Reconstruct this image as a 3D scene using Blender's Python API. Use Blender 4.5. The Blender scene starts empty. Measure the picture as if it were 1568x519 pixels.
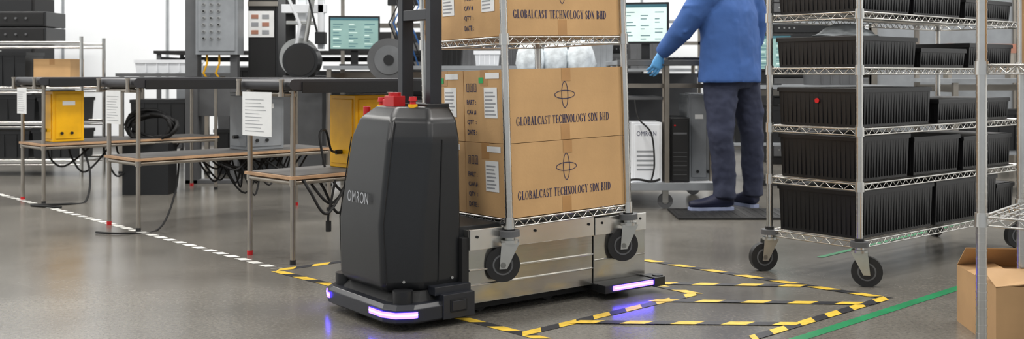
import bpy, math, random
from mathutils import Matrix, Vector, Euler
random.seed(7)
scn = bpy.context.scene

# ---------------------------------------------------------------- materials
def lin(c):
    out=[]
    for v in c[:3]:
        v=v/255.0
        out.append(v/12.92 if v<=0.04045 else ((v+0.055)/1.055)**2.4)
    return tuple(out)+(1.0,)
MATS={}
def mat(name,rgb,rough=0.5,metal=0.0,var=0.06,scale=8.0,bump=0.0,bscale=60.0,emit=None,estr=0.0,coat=0.0,trans=0.0,alpha=1.0):
    if name in MATS: return MATS[name]
    m=bpy.data.materials.new(name); m.use_nodes=True
    nt=m.node_tree; bs=nt.nodes['Principled BSDF']
    c=lin(rgb)
    tc=nt.nodes.new('ShaderNodeTexCoord'); nz=nt.nodes.new('ShaderNodeTexNoise')
    nz.inputs['Scale'].default_value=scale; nz.inputs['Detail'].default_value=4
    nt.links.new(tc.outputs['Object'],nz.inputs['Vector'])
    rp=nt.nodes.new('ShaderNodeValToRGB')
    lo=tuple(max(0,v*(1-var*2.0)) for v in c[:3])+(1,); hi=tuple(min(1,v*(1+var*2.0)) for v in c[:3])+(1,)
    rp.color_ramp.elements[0].position=0.3; rp.color_ramp.elements[1].position=0.7
    rp.color_ramp.elements[0].color=lo; rp.color_ramp.elements[1].color=hi
    nt.links.new(nz.outputs['Fac'],rp.inputs['Fac']); nt.links.new(rp.outputs['Color'],bs.inputs['Base Color'])
    bs.inputs['Roughness'].default_value=rough; bs.inputs['Metallic'].default_value=metal
    bs.inputs['Coat Weight'].default_value=coat
    bs.inputs['Transmission Weight'].default_value=trans
    bs.inputs['Alpha'].default_value=alpha
    if bump>0:
        n2=nt.nodes.new('ShaderNodeTexNoise'); n2.inputs['Scale'].default_value=bscale; n2.inputs['Detail'].default_value=5
        nt.links.new(tc.outputs['Object'],n2.inputs['Vector'])
        bp=nt.nodes.new('ShaderNodeBump'); bp.inputs['Strength'].default_value=bump; bp.inputs['Distance'].default_value=0.01
        nt.links.new(n2.outputs['Fac'],bp.inputs['Height']); nt.links.new(bp.outputs['Normal'],bs.inputs['Normal'])
    if emit:
        bs.inputs['Emission Color'].default_value=lin(emit); bs.inputs['Emission Strength'].default_value=estr
    MATS[name]=m; return m

CHROME=mat('chrome_wire',(205,203,198),0.22,1.0,0.05)
STEEL=mat('steel_leg',(165,158,148),0.32,0.9,0.05)
BLK=mat('black_plastic',(22,23,25),0.42,0,0.05,bump=0.08,bscale=300)
BLKM=mat('black_matte',(18,18,19),0.7)
ROBO=mat('robot_charcoal_shell',(25,26,28),0.30,0,0.03,bump=0.05,bscale=500)
ROBO2=mat('robot_base_shell',(32,34,40),0.32,0,0.03)
SEAM=mat('panel_seam',(8,8,9),0.8)
RUB=mat('tyre_rubber',(26,26,27),0.55)
GREY=mat('grey_plastic',(88,89,91),0.5)
ZINC=mat('zinc_bracket',(190,190,186),0.3,0.9)
CARD=mat('cardboard',(194,155,107),0.75,0,0.05,scale=5,bump=0.05,bscale=90)
CARD2=mat('cardboard_plain',(180,144,102),0.78,0,0.06,scale=5)
TAPEB=mat('packing_tape',(178,134,84),0.3)
INK=mat('printing_ink',(36,38,78),0.6)
PAPER=mat('paper_label',(232,233,232),0.6,0,0.02)
INKG=mat('paper_ink_grey',(150,152,156),0.6)
GREEN=mat('green_sticker',(40,170,90),0.5)
YEL=mat('yellow_paint',(246,182,10),0.4)
RED=mat('red_plastic',(190,25,30),0.35)
LOGO=mat('logo_grey',(165,167,172),0.4)
LED=mat('blue_led_strip',(90,70,255),0.4,emit=(72,50,255),estr=18)
LEDC=mat('blue_led_core',(190,180,255),0.4,emit=(165,150,255),estr=3)
BELT=mat('belt_dark',(46,46,50),0.42)
WOOD=mat('wood_shelf',(178,142,108),0.6,0,0.1,scale=20)
MATTOP=mat('grey_mat_top',(88,86,84),0.7)
PANELG=mat('panel_grey',(138,142,146),0.45)
WHITE=mat('white_paint',(228,231,235),0.5,0,0.02)
SCR=mat('screen_glass',(110,138,134),0.3,emit=(140,172,166),estr=0.5)
SCRD=mat('screen_dark',(50,90,100),0.3,emit=(60,98,108),estr=0.5)
SCRW=mat('screen_white',(200,215,210),0.3,emit=(205,222,214),estr=0.6)
BLUEC=mat('blue_hose',(40,90,150),0.4)
JACK=mat('jacket_blue',(56,91,152),0.85,0,0.06,scale=6,bump=0.35,bscale=12)
TROU=mat('trouser_navy',(44,49,70),0.85,0,0.08,scale=6,bump=0.4,bscale=14)
SHOE=mat('shoe_navy',(22,27,54),0.6)
SOLE=mat('shoe_sole',(140,150,180),0.6)
GLOVE=mat('glove_blue',(92,160,214),0.5)
SKIN=mat('skin',(198,150,122),0.55)
HAIR=mat('hair_dark',(40,32,28),0.7)
EYE=mat('eye_dark',(25,20,20),0.2)
BIN=mat('bin_black',(18,18,20),0.42,0,0.08)
BAG=mat('plastic_bag',(205,212,216),0.35,0,0.12,scale=20,bump=0.5,bscale=30)
TAN=mat('tan_plank',(170,120,100),0.7)
FANM=mat('grey_metal',(120,122,124),0.4,0.6)
BAND=mat('bright_steel_rim',(215,213,208),0.25,0.92,0.03)

def brushed():
    m=bpy.data.materials.new('brushed_steel_panel'); m.use_nodes=True; nt=m.node_tree; bs=nt.nodes['Principled BSDF']
    tc=nt.nodes.new('ShaderNodeTexCoord'); mp=nt.nodes.new('ShaderNodeMapping'); mp.inputs['Scale'].default_value=(1.5,1.5,120)
    nz=nt.nodes.new('ShaderNodeTexNoise'); nz.inputs['Scale'].default_value=4; nz.inputs['Detail'].default_value=6
    rp=nt.nodes.new('ShaderNodeValToRGB'); rp.color_ramp.elements[0].color=lin((160,158,152)); rp.color_ramp.elements[1].color=lin((196,194,189))
    nt.links.new(tc.outputs['Object'],mp.inputs['Vector']); nt.links.new(mp.outputs['Vector'],nz.inputs['Vector'])
    nt.links.new(nz.outputs['Fac'],rp.inputs['Fac']); nt.links.new(rp.outputs['Color'],bs.inputs['Base Color'])
    bs.inputs['Metallic'].default_value=0.94; bs.inputs['Roughness'].default_value=0.2
    n2=nt.nodes.new('ShaderNodeTexNoise'); n2.inputs['Scale'].default_value=5; nt.links.new(tc.outputs['Object'],n2.inputs['Vector'])
    b=nt.nodes.new('ShaderNodeBump'); b.inputs['Strength'].default_value=0.25; b.inputs['Distance'].default_value=.02; nt.links.new(n2.outputs['Fac'],b.inputs['Height']); nt.links.new(b.outputs['Normal'],bs.inputs['Normal'])
    return m
BRUSH=brushed()

def floor_mat():
    m=bpy.data.materials.new('polished_concrete'); m.use_nodes=True; nt=m.node_tree; bs=nt.nodes['Principled BSDF']
    tc=nt.nodes.new('ShaderNodeTexCoord')
    n1=nt.nodes.new('ShaderNodeTexNoise'); n1.inputs['Scale'].default_value=0.9; n1.inputs['Detail'].default_value=8; n1.inputs['Roughness'].default_value=0.6
    n2=nt.nodes.new('ShaderNodeTexNoise'); n2.inputs['Scale'].default_value=70; n2.inputs['Detail'].default_value=6; n2.inputs['Roughness'].default_value=0.7
    for n in (n1,n2): nt.links.new(tc.outputs['Object'],n.inputs['Vector'])
    r1=nt.nodes.new('ShaderNodeValToRGB'); r1.color_ramp.elements[0].position=.32; r1.color_ramp.elements[1].position=.7
    r1.color_ramp.elements[0].color=lin((98,95,90)); r1.color_ramp.elements[1].color=lin((125,121,114))
    r2=nt.nodes.new('ShaderNodeValToRGB'); r2.color_ramp.elements[0].position=.33; r2.color_ramp.elements[1].position=.68
    r2.color_ramp.elements[0].color=(.58,.58,.58,1); r2.color_ramp.elements[1].color=(1.2,1.2,1.18,1)
    mx=nt.nodes.new('ShaderNodeMix'); mx.data_type='RGBA'; mx.blend_type='MULTIPLY'; mx.inputs['Factor'].default_value=0.9
    nt.links.new(n1.outputs['Fac'],r1.inputs['Fac']); nt.links.new(n2.outputs['Fac'],r2.inputs['Fac'])
    nt.links.new(r1.outputs['Color'],mx.inputs[6]); nt.links.new(r2.outputs['Color'],mx.inputs[7])
    nt.links.new(mx.outputs[2],bs.inputs['Base Color'])
    rr=nt.nodes.new('ShaderNodeMapRange'); rr.inputs[3].default_value=.14; rr.inputs[4].default_value=.30
    nt.links.new(n1.outputs['Fac'],rr.inputs[0]); nt.links.new(rr.outputs[0],bs.inputs['Roughness'])
    bs.inputs['Specular IOR Level'].default_value=0.7
    return m
FLOOR=floor_mat()

# ---------------------------------------------------------------- builder
X,Y,Z=Vector((1,0,0)),Vector((0,1,0)),Vector((0,0,1))
class B:
    def __init__(s,name,M=None,bevel=0.0,seg=2,ang=40):
        s.name=name; s.M=M or Matrix(); s.v=[]; s.f=[]; s.mi=[]; s.sm=[]; s.mats=[]; s.bevel=bevel; s.seg=seg; s.ang=ang
    def mid(s,m):
        if m not in s.mats: s.mats.append(m)
        return s.mats.index(m)
    def add(s,vs,fs,m,smooth=False):
        o=len(s.v); s.v+= [tuple(v) for v in vs]; k=s.mid(m)
        for f in fs:
            s.f.append([i+o for i in f]); s.mi.append(k); s.sm.append(smooth)
    def box(s,x0,x1,y0,y1,z0,z1,m,T=None):
        vs=[Vector((x,y,z)) for z in (z0,z1) for y in (y0,y1) for x in (x0,x1)]
        if T is not None: vs=[T@v for v in vs]
        s.add(vs,[(0,2,3,1),(4,5,7,6),(0,1,5,4),(2,6,7,3),(0,4,6,2),(1,3,7,5)],m)
    def cyl(s,p,q,r,m,n=14,r2=None):
        p=Vector(p);q=Vector(q); r2=r if r2 is None else r2
        d=(q-p).normalized(); a=d.orthogonal().normalized(); b=d.cross(a)
        vs=[]
        for c,rr in ((p,r),(q,r2)):
            for i in range(n):
                t=2*math.pi*i/n; vs.append(c+(a*math.cos(t)+b*math.sin(t))*rr)
        s.add(vs,[(i,(i+1)%n,n+(i+1)%n,n+i) for i in range(n)],m,True)
        s.add(vs[:n],[tuple(range(n))[::-1]],m); s.add(vs[n:],[tuple(range(n))],m)
    def loft(s,rings,m,smooth=True,caps=True,weld=False):
        n=len(rings[0]); vs=[v for r in rings for v in r]; fs=[]
        for k in range(len(rings)-1):
            for i in range(n):
                j=(i+1)%n; fs.append((k*n+i,k*n+j,(k+1)*n+j,(k+1)*n+i))
        if weld and caps:
            fs.append(tuple(range(n))[::-1]); L=(len(rings)-1)*n; fs.append(tuple(range(L,L+n))); s.add(vs,fs,m,smooth); return
        s.add(vs,fs,m,smooth)
        if caps:
            s.add(rings[0],[tuple(range(n))[::-1]],m,False); s.add(rings[-1],[tuple(range(n))],m,False)
    def tube(s,pts,r,m,n=8):
        pts=[Vector(p) for p in pts]; rings=[]; ref=None
        for i,p in enumerate(pts):
            d=(pts[min(i+1,len(pts)-1)]-pts[max(i-1,0)]).normalized()
            if ref is None: a=d.orthogonal().normalized()
            else:
                a=ref-d*ref.dot(d)
                a=a.normalized() if a.length>1e-6 else d.orthogonal().normalized()
            ref=a; b=d.cross(a); rr=r[i] if isinstance(r,(list,tuple)) else r
            rings.append([p+(a*math.cos(2*math.pi*k/n)+b*math.sin(2*math.pi*k/n))*rr for k in range(n)])
        s.loft(rings,m)
    def ell(s,c,rx,ry,rz,m,n=18,k=10,T=None):
        c=Vector(c); rings=[]
        for j in range(1,k):
            ph=math.pi*j/k; rg=[]
            for i in range(n):
                t=2*math.pi*i/n; v=Vector((rx*math.sin(ph)*math.cos(t),ry*math.sin(ph)*math.sin(t),-rz*math.cos(ph)))
                if T is not None: v=T@v
                rg.append(c+v)
            rings.append(rg)
        s.loft(rings,m)
    def text(s,t,o,ux,uy,w,h,m,lift=0.0012,off=0.0,sp=1.0):
        cu=bpy.data.curves.new('t','FONT'); cu.body=t; cu.align_x='LEFT'; cu.resolution_u=3; cu.offset=off; cu.space_character=sp
        ob=bpy.data.objects.new('t',cu); scn.collection.objects.link(ob)
        dg=bpy.context.evaluated_depsgraph_get(); me=ob.evaluated_get(dg).to_mesh()
        vs=[v.co.copy() for v in me.vertices]; fs=[tuple(p.vertices) for p in me.polygons]
        if vs:
            x0=min(v.x for v in vs);x1=max(v.x for v in vs);y0=min(v.y for v in vs);y1=max(v.y for v in vs)
            ux=Vector(ux);uy=Vector(uy);nn=ux.cross(uy); o=Vector(o)
            s.add([o+ux*((v.x-x0)/(x1-x0)*w)+uy*((v.y-y0)/(y1-y0)*h)+nn*lift for v in vs],fs,m)
        ob.evaluated_get(dg).to_mesh_clear(); bpy.data.objects.remove(ob); bpy.data.curves.remove(cu)
    def serif(s,t,o,ux,uy,w,h,m,lift=0.0012):
        o=Vector(o);ux=Vector(ux);uy=Vector(uy);nn=ux.cross(uy)
        quads,W=serif_quads(t)
        vs=[];fs=[]
        for q in quads:
            k=len(vs); vs+= [o+ux*(x/W*w)+uy*(y*h)+nn*lift for x,y in q]; fs.append((k,k+1,k+2,k+3))
        s.add(vs,fs,m)
    def quad(s,o,ux,uy,w,h,m,lift=0.001):
        o=Vector(o);ux=Vector(ux);uy=Vector(uy);nn=ux.cross(uy)*lift
        s.add([o+nn,o+ux*w+nn,o+ux*w+uy*h+nn,o+uy*h+nn],[(0,1,2,3)],m)
    def done(s,parent=None):
        me=bpy.data.meshes.new(s.name+'_mesh'); me.from_pydata(s.v,[],s.f)
        for m in s.mats: me.materials.append(m)
        me.polygons.foreach_set('material_index',s.mi); me.polygons.foreach_set('use_smooth',s.sm); me.update()
        ob=bpy.data.objects.new(s.name,me); scn.collection.objects.link(ob); ob.matrix_world=s.M
        if parent: ob.parent=parent
        if s.bevel>0:
            b=ob.modifiers.new('bevel','BEVEL'); b.width=s.bevel; b.segments=s.seg; b.limit_method='ANGLE'; b.angle_limit=math.radians(s.ang)
        return ob
def FR(x,y,z=0,deg=0): return Matrix.Translation((x,y,z))@Matrix.Rotation(math.radians(deg),4,'Z')

# serif lettering drawn from strokes
def serif_quads(t):
    TH,TN=.18,.06
    def st(x,y0=0,y1=1,w=TH,sb=True,stp=True):
        r=[[(x-w/2,y0),(x+w/2,y0),(x+w/2,y1),(x-w/2,y1)]]
        if sb: r.append([(x-w/2-.07,y0),(x+w/2+.07,y0),(x+w/2+.07,y0+TN),(x-w/2-.07,y0+TN)])
        if stp: r.append([(x-w/2-.07,y1-TN),(x+w/2+.07,y1-TN),(x+w/2+.07,y1),(x-w/2-.07,y1)])
        return r
    def hz(x0,x1,y,w=TN): return [[(x0,y-w/2),(x1,y-w/2),(x1,y+w/2),(x0,y+w/2)]]
    def arc(cx,cy,rx,ry,a0,a1,n=14):
        r=[];pr=None
        for i in range(n+1):
            a=math.radians(a0+(a1-a0)*i/n); c_,s_=math.cos(a),math.sin(a); w=TN+(TH-TN)*abs(c_)**1.4
            p=((cx+(rx-w)*c_,cy+(ry-w)*s_),(cx+rx*c_,cy+ry*s_))
            if pr: r.append([pr[0],pr[1],p[1],p[0]])
            pr=p
        return r
    def dg(x0,y0,x1,y1,w): return [[(x0-w/2,y0),(x0+w/2,y0),(x1+w/2,y1),(x1-w/2,y1)]]
    G={'L':(st(.18)+hz(.1,.66,.03)+[[(.6,0),(.66,0),(.66,.28),(.62,.28)]],.68),
     'O':(arc(.38,.5,.37,.51,0,360,24),.76),
     'C':(arc(.38,.5,.37,.51,48,312,20)+[[(.62,.68),(.67,.68),(.67,1),(.64,1)]],.70),
     'G':(arc(.38,.5,.37,.51,48,330,20)+[[(.62,.68),(.67,.68),(.67,1),(.64,1)]]+st(.63,.05,.42,.15,False,True),.80),
     'B':(st(.18)+arc(.3,.745,.27,.255,-90,90)+arc(.32,.26,.33,.26,-90,90)+hz(.1,.32,.97)+hz(.1,.32,.5)+hz(.1,.32,.03),.68),
     'D':(st(.18)+arc(.3,.5,.43,.5,-90,90)+hz(.1,.32,.97)+hz(.1,.32,.03),.76),
     'A':(dg(.10,0,.36,1,.06)+dg(.60,0,.36,1,.18)+hz(.18,.5,.32)+hz(0,.22,.03)+hz(.46,.76,.03),.74),
     'S':(arc(.28,.735,.24,.265,40,270)+arc(.28,.26,.26,.265,-140,90)+[[(.46,.7),(.5,.7),(.5,.98),(.48,.98)],[(.03,.02),(.06,.02),(.08,.3),(.04,.3)]],.56),
     'T':(st(.34,stp=False)+hz(.02,.66,.97)+[[(.02,.75),(.05,.75),(.08,1),(.02,1)],[(.63,.75),(.66,.75),(.66,1),(.60,1)]],.68),
     'E':(st(.18)+hz(.1,.60,.97)+hz(.1,.64,.03)+hz(.2,.46,.5)+[[(.56,.75),(.59,.75),(.6,1),(.55,1)],[(.58,0),(.64,0),(.65,.26),(.62,.26)],[(.44,.38),(.47,.38),(.47,.62),(.44,.62)]],.67),
     'H':(st(.18)+st(.62)+hz(.18,.62,.5),.80),
     'N':(st(.13,w=.06)+st(.64,w=.06,sb=False)+dg(.62,0,.13,1,.20),.78),
     'Y':(dg(.36,.48,.12,1,.18)+dg(.37,.48,.62,1,.06)+st(.36,0,.52,stp=False)+hz(.0,.26,.97)+hz(.5,.74,.97),.74)}
    x=0;out=[]
    for ch in t:
        if ch==' ': x+=.40; continue
        q,w=G[ch]
        out+=[[(px+x,py) for px,py in k] for k in q]; x+=w+.07
    return out,x

# ---------------------------------------------------------------- room
b=B('floor'); b.box(-9,9,-3,13.2,-0.1,0,FLOOR); b.done()
WALL=mat('wall_white',(238,241,244),0.7,0,0.01,scale=1)
CEIL=mat('ceiling_white',(200,202,203),0.8,0,0.02,scale=1)
b=B('wall_back'); b.box(-9,9,13.0,13.2,0,5,WALL); b.done()
b=B('wall_left'); b.box(-9.2,-9,-3,13.2,0,5,WALL); b.done()
b=B('wall_right'); b.box(9,9.2,-3,13.2,0,5,WALL); b.done()
b=B('ceiling'); b.box(-9,9,-3,13.2,5,5.1,CEIL); b.done()
b=B('trim_1'); b.box(-9,9,12.97,13.0,0,0.12,GREY); b.done()
b=B('trim_2')
for x in (-7.4,-5.6,-4.3,-2.6,-0.6,1.6,3.6,5.6): b.box(x,x+0.03,12.985,13.0,0.12,4.9,PANELG)
b.done()
LAMP=mat('lamp_diffuser',(250,250,250),0.5,emit=(255,252,246),estr=5)
for i,(lx,ly) in enumerate([(a,c) for a in (-6,-2,2,6) for c in (0.5,4.0,7.5,11)]):
    b=B('ceiling_light',FR(lx,ly,4.9)); b.box(-0.75,0.75,-0.2,0.2,0.02,0.1,WHITE); b.box(-0.7,0.7,-0.16,0.16,0.0,0.02,LAMP); b.done()
    ld=bpy.data.lights.new('ceiling_lamp','AREA'); ld.shape='RECTANGLE'; ld.size=1.4; ld.size_y=0.35; ld.energy=(125 if ly>7 else 92); ld.color=(1,0.97,0.93)
    lo=bpy.data.objects.new('ceiling_lamp',ld); scn.collection.objects.link(lo); lo.location=(lx,ly,4.88)
w=bpy.data.worlds.new('world'); scn.world=w; w.use_nodes=True
w.node_tree.nodes['Background'].inputs[0].default_value=(0.9,0.95,1,1); w.node_tree.nodes['Background'].inputs[1].default_value=0.65

# ---------------------------------------------------------------- floor tapes
TY=mat('tape_yellow',(216,180,60),0.5,0,0.1,scale=30); TB=mat('tape_black',(36,37,42),0.5,0,0.1,scale=30)
TW=mat('tape_white',(215,215,210),0.6,0,0.05,scale=30); TG=mat('tape_green',(20,125,76),0.5,0,0.1)
def strip(b,p,q,wd,seg,mats,slant=0.0,z=0.0012):
    p=Vector((p[0],p[1],z)); q=Vector((q[0],q[1],z)); L=(q-p).length; d=(q-p)/L; n=Vector((-d.y,d.x,0)); k=0; t=0
    while t<L-1e-4:
        e=min(t+seg[k%len(seg)],L); m=mats[k%len(mats)]
        if m:
            a0=t;a1=e;o=slant*wd
            b.add([p+d*(a0-o/2)-n*wd/2,p+d*(a1-o/2)-n*wd/2,p+d*(a1+o/2)+n*wd/2,p+d*(a0+o/2)+n*wd/2],[(0,1,2,3)],m)
        t=e;k+=1
b=B('hazard_floor_tape')
for i,(p,q) in enumerate([((-1.07,4.77),(-.80,5.0)),((-1.063,4.74),(.102,3.54)),((.036,3.60),(.748,4.26)),((.748,4.26),(.60,4.44)),
    ((.632,5.03),(1.495,4.174)),((1.495,4.174),(.81,3.54)),((.604,4.47),(1.24,4.41)),((.555,4.13),(1.42,4.07)),((.226,3.77),(1.03,3.74))]):
    strip(b,p,q,0.046,[0.09,0.09],[TY,TB],0.9,0.0010+0.0003*i)
b.done()
b=B('dashed_floor_tape'); strip(b,(-4.6,8.62),(-1.08,4.81),0.045,[0.07,0.045],[TW,None],0.6); b.done()
b=B('green_floor_tape'); strip(b,(.60,3.19),(1.95,4.45),0.045,[5],[TG]); strip(b,(1.50,5.10),(3.2,6.75),0.03,[5],[TG],0,0.0016); b.done()

# ---------------------------------------------------------------- casters and wire racks
def caster(b,x,y,z0,R=0.064,sw=30):
    a=math.radians(sw); d=Vector((math.cos(a),math.sin(a),0)); n=Vector((-d.y,d.x,0)); P=Vector((x,y,0))
    c=P+d*0.03+Z*(z0+R)
    b.cyl(c-n*0.016,c+n*0.016,R,RUB,28); b.cyl(c-n*0.0175,c+n*0.0175,R*0.6,GREY,24); b.cyl(c-n*0.0185,c+n*0.0185,R*0.5,RUB,24); b.cyl(c-n*0.026,c+n*0.026,0.011,ZINC,10)
    zt=z0+2*R+0.018
    for sgn in (-1,1):
        o=n*sgn*0.023
        pts=[c+o-d*0.014-Z*0.014,c+o+d*0.014-Z*0.014, P+o+d*0.034+Z*zt, P+o-d*0.034+Z*zt]
        b.add(pts+[p+n*0.003 for p in pts],[(0,1,2,3),(7,6,5,4),(0,4,5,1),(1,5,6,2),(2,6,7,3),(3,7,4,0)],ZINC)
    b.cyl(P+Z*(zt-0.004),P+Z*(zt+0.008),0.034,ZINC,18)
    b.cyl(P+Z*(zt+0.008),P+Z*(zt+0.02),0.018,ZINC,12)
    b.cyl(P+Z*(zt+0.02),P+Z*(zt+0.042),0.038,GREY,20)
    b.cyl(P+Z*(zt+0.042),P+Z*(zt+0.055),0.02,RUB,12)
    return zt+0.055
def wire_rack(name,M,L,W,levels,ztop,zb,sw=(30,80,-20,140),post_r=0.0145,wheels=True):
    b=B(name,M)
    cs=[(0,0),(L,0),(L,W),(0,W)]
    for i,(x,y) in enumerate(cs):
        if wheels: zp=caster(b,x,y,zb,sw=sw[i])
        else:
            zp=.03; b.cyl((x,y,0),(x,y,.012),.02,GREY,14); b.cyl((x,y,.012),(x,y,.03),.008,ZINC,8)
        b.cyl((x,y,zp),(x,y,ztop),post_r,CHROME,12)
        z=zp+0.02
        while z<ztop-0.02:
            b.cyl((x,y,z),(x,y,z+0.004),post_r+0.0011,CHROME,12); z+=0.0254
        b.cyl((x,y,ztop),(x,y,ztop+0.01),post_r+0.002,GREY,12)
    for z in levels:
        for (x,y) in cs: b.cyl((x,y,z-0.03),(x,y,z+0.012),post_r+0.006,CHROME,14,post_r+0.0045)
        for k in range(4):
            p=Vector((*cs[k],0)); q=Vector((*cs[(k+1)%4],0)); d=(q-p).normalized(); p2=p+d*post_r; q2=q-d*post_r
            b.cyl(p2+Z*z,q2+Z*z,0.004,CHROME,8); b.cyl(p2+Z*(z-0.026),q2+Z*(z-0.026),0.0035,CHROME,8)
            n=max(4,int((q2-p2).length/0.055)); st=(q2-p2)/n
            for j in range(n):
                a0=p2+st*j; b.cyl(a0+Z*(z-0.026),a0+st*0.5+Z*z,0.0022,CHROME,5); b.cyl(a0+st*0.5+Z*z,a0+st+Z*(z-0.026),0.0022,CHROME,5)
        n=int(L/0.026)
        for j in range(1,n): b.cyl((L*j/n,0,z+0.003),(L*j/n,W,z+0.003),0.0017,CHROME,5)
        for yy in (W*.33,W*.66): b.cyl((0,yy,z-0.003),(L,yy,z-0.003),0.003,CHROME,6)
    return b.done()

# ---------------------------------------------------------------- mobile robot
RM=FR(-0.157,3.81,0,36.87)
b=B('mobile_robot',RM,bevel=0.004)
def basering(z,i=0.0):
    return [Vector(p) for p in [(-.03,-.04+i,z),(-.26+i,-.04+i,z),(-.315+i,-.012+i,z),(-.338+i,.04+i,z),(-.338+i,.45-i,z),(-.315+i,.502-i,z),(-.26+i,.53-i,z),(-.03,.53-i,z)]]
b.loft([basering(.026,.012),basering(.034),basering(.078),basering(.092,.014)],ROBO2,smooth=False,weld=True)
b.loft([basering(.088,.04),basering(.125,.07)],BLKM,smooth=False)
b.box(-.14,-.005,-.045,.53,.028,.115,ROBO2)
b.box(-.11,-.04,-.049,-.044,.05,.095,SEAM); b.box(-.105,-.045,-.051,-.046,.055,.09,ROBO2)
b.box(-.16,-.005,-.02,.51,.11,.14,ROBO2)
def ledstrip(path,z0,z1,m=LED,dz=0):
    vs=[]
    for (x,y) in path: vs+= [Vector((x,y,z0)),Vector((x,y,z1))]
    b.add(vs,[(2*i,2*i+1,2*i+3,2*i+2) for i in range(len(path)-1)],m)
for m_,z0,z1,e in ((LED,.050,.071,0),(LEDC,.058,.064,.0008)):
    ledstrip([(-.342-e,.13),(-.342-e,.039),(-.3175-e,-.016-e),(-.262,-.0445-e),(-.245,-.0445-e)],z0,z1,m_)
    ledstrip([(-.245,.5345+e),(-.262,.5345+e),(-.3175-e,.506+e),(-.342-e,.451),(-.342-e,.43)],z0,z1,m_)
b.cyl((-.262,.03,.09),(-.262,.03,.135),.036,BLK,24)
b.cyl((-.262,.46,.09),(-.262,.46,.135),.036,BLK,24)
# logo
b.text('OMRON',(-.3145,.335,.425),(0,-1,0),(.035,0,1),.155,.042,LOGO,0.0035,off=.0,sp=1.15)
# handle mast
for wy in (.145,.345):
    b.box(-.085,-.035,wy-.018,wy+.018,.70,1.24,ROBO2)
b.box(-.083,-.037,.163,.327,1.10,1.14,ROBO2)
b.box(-.10,-.02,.12,.37,1.225,1.26,ROBO2)
b.box(-.115,-.02,.10,.39,.755,.787,BLK)
def estop(x,y,z,r,m):
    b.cyl((x,y,z-.02),(x,y,z+.014),r*1.1,YEL,16); b.cyl((x,y,z+.012),(x,y,z+.03),r*.7,RED,14); b.cyl((x,y,z+.026),(x,y,z+.042),r,m,18,r*.85)
estop(-.155,.365,.765,.016,RED); estop(-.15,.145,.772,.016,RED)
b.box(-.19,-.14,.215,.285,.765,.815,RED); b.cyl((-.165,.25,.81),(-.165,.25,.828),.024,RED,20)
b.box(-.175,-.145,.30,.325,.765,.80,RED); b.cyl((-.20,.40,.735),(-.20,.40,.772),.014,RED,14)
# rear carrier body
b.box(0,.60,.004,.486,.055,.325,BRUSH); b.box(.604,.885,0,.49,.05,.318,BRUSH)
b.box(-.04,.16,.03,.46,.29,.338,BLK)
b.box(.0,.60,-.008,.004,.252,.328,BAND); b.box(.604,.885,-.010,.0,.252,.322,BAND)
b.box(.0,.60,-.005,.004,.175,.181,BRUSH); b.box(.0,.60,-.005,.004,.12,.125,BRUSH); b.box(.604,.885,-.004,.0,.15,.155,BRUSH)
b.box(-.03,.0,.0,.49,.06,.30,BLKM)
b.box(.16,.86,.05,.44,.325,.34,FANM)
b.box(.05,.85,.06,.43,.02,.06,BLKM)
for s_ in (.12,.45,.8):
    for w_ in (.1,.36): b.cyl((s_,w_,.04),(s_,w_+.035,.04),.04,RUB,20)
for w_ in (.08,.38): b.cyl((-.22,w_,.03),(-.22,w_+.03,.03),.03,RUB,20)
b.box(.60,.90,-.03,.52,.035,.06,BLK)
b.box(.60,.905,-.075,-.02,.03,.062,BLK); b.box(.86,.92,-.085,.0,.028,.066,BLK)
b.box(.64,.86,-.0785,-.07,.037,.057,LED); b.box(.645,.855,-.080,-.07,.044,.050,LEDC)
b.cyl((.905,-.055,.03),(.905,-.055,.07),.022,BLK,16)
for s_ in (.03,.30,.57,.64,.85): b.cyl((s_,-.006,.30),(s_,-.013,.30),.005,SEAM,10)
robot=b.done()
# column shell as a part of the robot
c=B('column_shell',RM,bevel=0.016,seg=4,ang=12)
def foot(z,sf,ch,cw,i,sb=-.02):
    w0=.02+i; w1=.475-i; m=.2475
    pts=[(sb,w0),(sf+ch,w0),(sf,w0+cw),(sf,w1-cw),(sf+ch,w1),(sb,w1)]
    return [Vector((a,c_,z)) for a,c_ in pts]
rings=[foot(.118,-.285,.105,.07,.012),foot(.145,-.312,.12,.07,0),foot(.36,-.318,.13,.075,0),foot(.66,-.275,.125,.085,.006),foot(.735,-.25,.11,.085,.026),foot(.778,-.20,.08,.08,.075)]
for p in rings[4]: p.z-=.06*max(0,abs(p.y-.2475)-.11)
c.loft(rings,ROBO,smooth=True,weld=True)
co=c.done(); co.parent=robot; co.matrix_parent_inverse=RM.inverted()
wn=co.modifiers.new('wn','WEIGHTED_NORMAL')
c=B('column_seams',RM)
c.tube([(-.2985,.078,.15),(-.3095,.084,.36),(-.2665,.095,.66),(-.246,.112,.725)],.0022,SEAM,6)
c.tube([(-.2985,.417,.15),(-.3095,.411,.36),(-.2665,.400,.66)],.0022,SEAM,6)
c.tube([(-.12,.0195,.15),(-.115,.0185,.36),(-.10,.0245,.66)],.0025,SEAM,6)
c.tube([(-.305,.09,.165),(-.305,.405,.165)],.002,SEAM,6)
for (s_,w_,z_) in ((-.245,.05,.16),(-.06,.019,.16)): c.cyl((s_,w_,z_),(s_-.004,w_-.006,z_),.005,ZINC,10)
co=c.done(); co.parent=robot; co.matrix_parent_inverse=RM.inverted()

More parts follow.
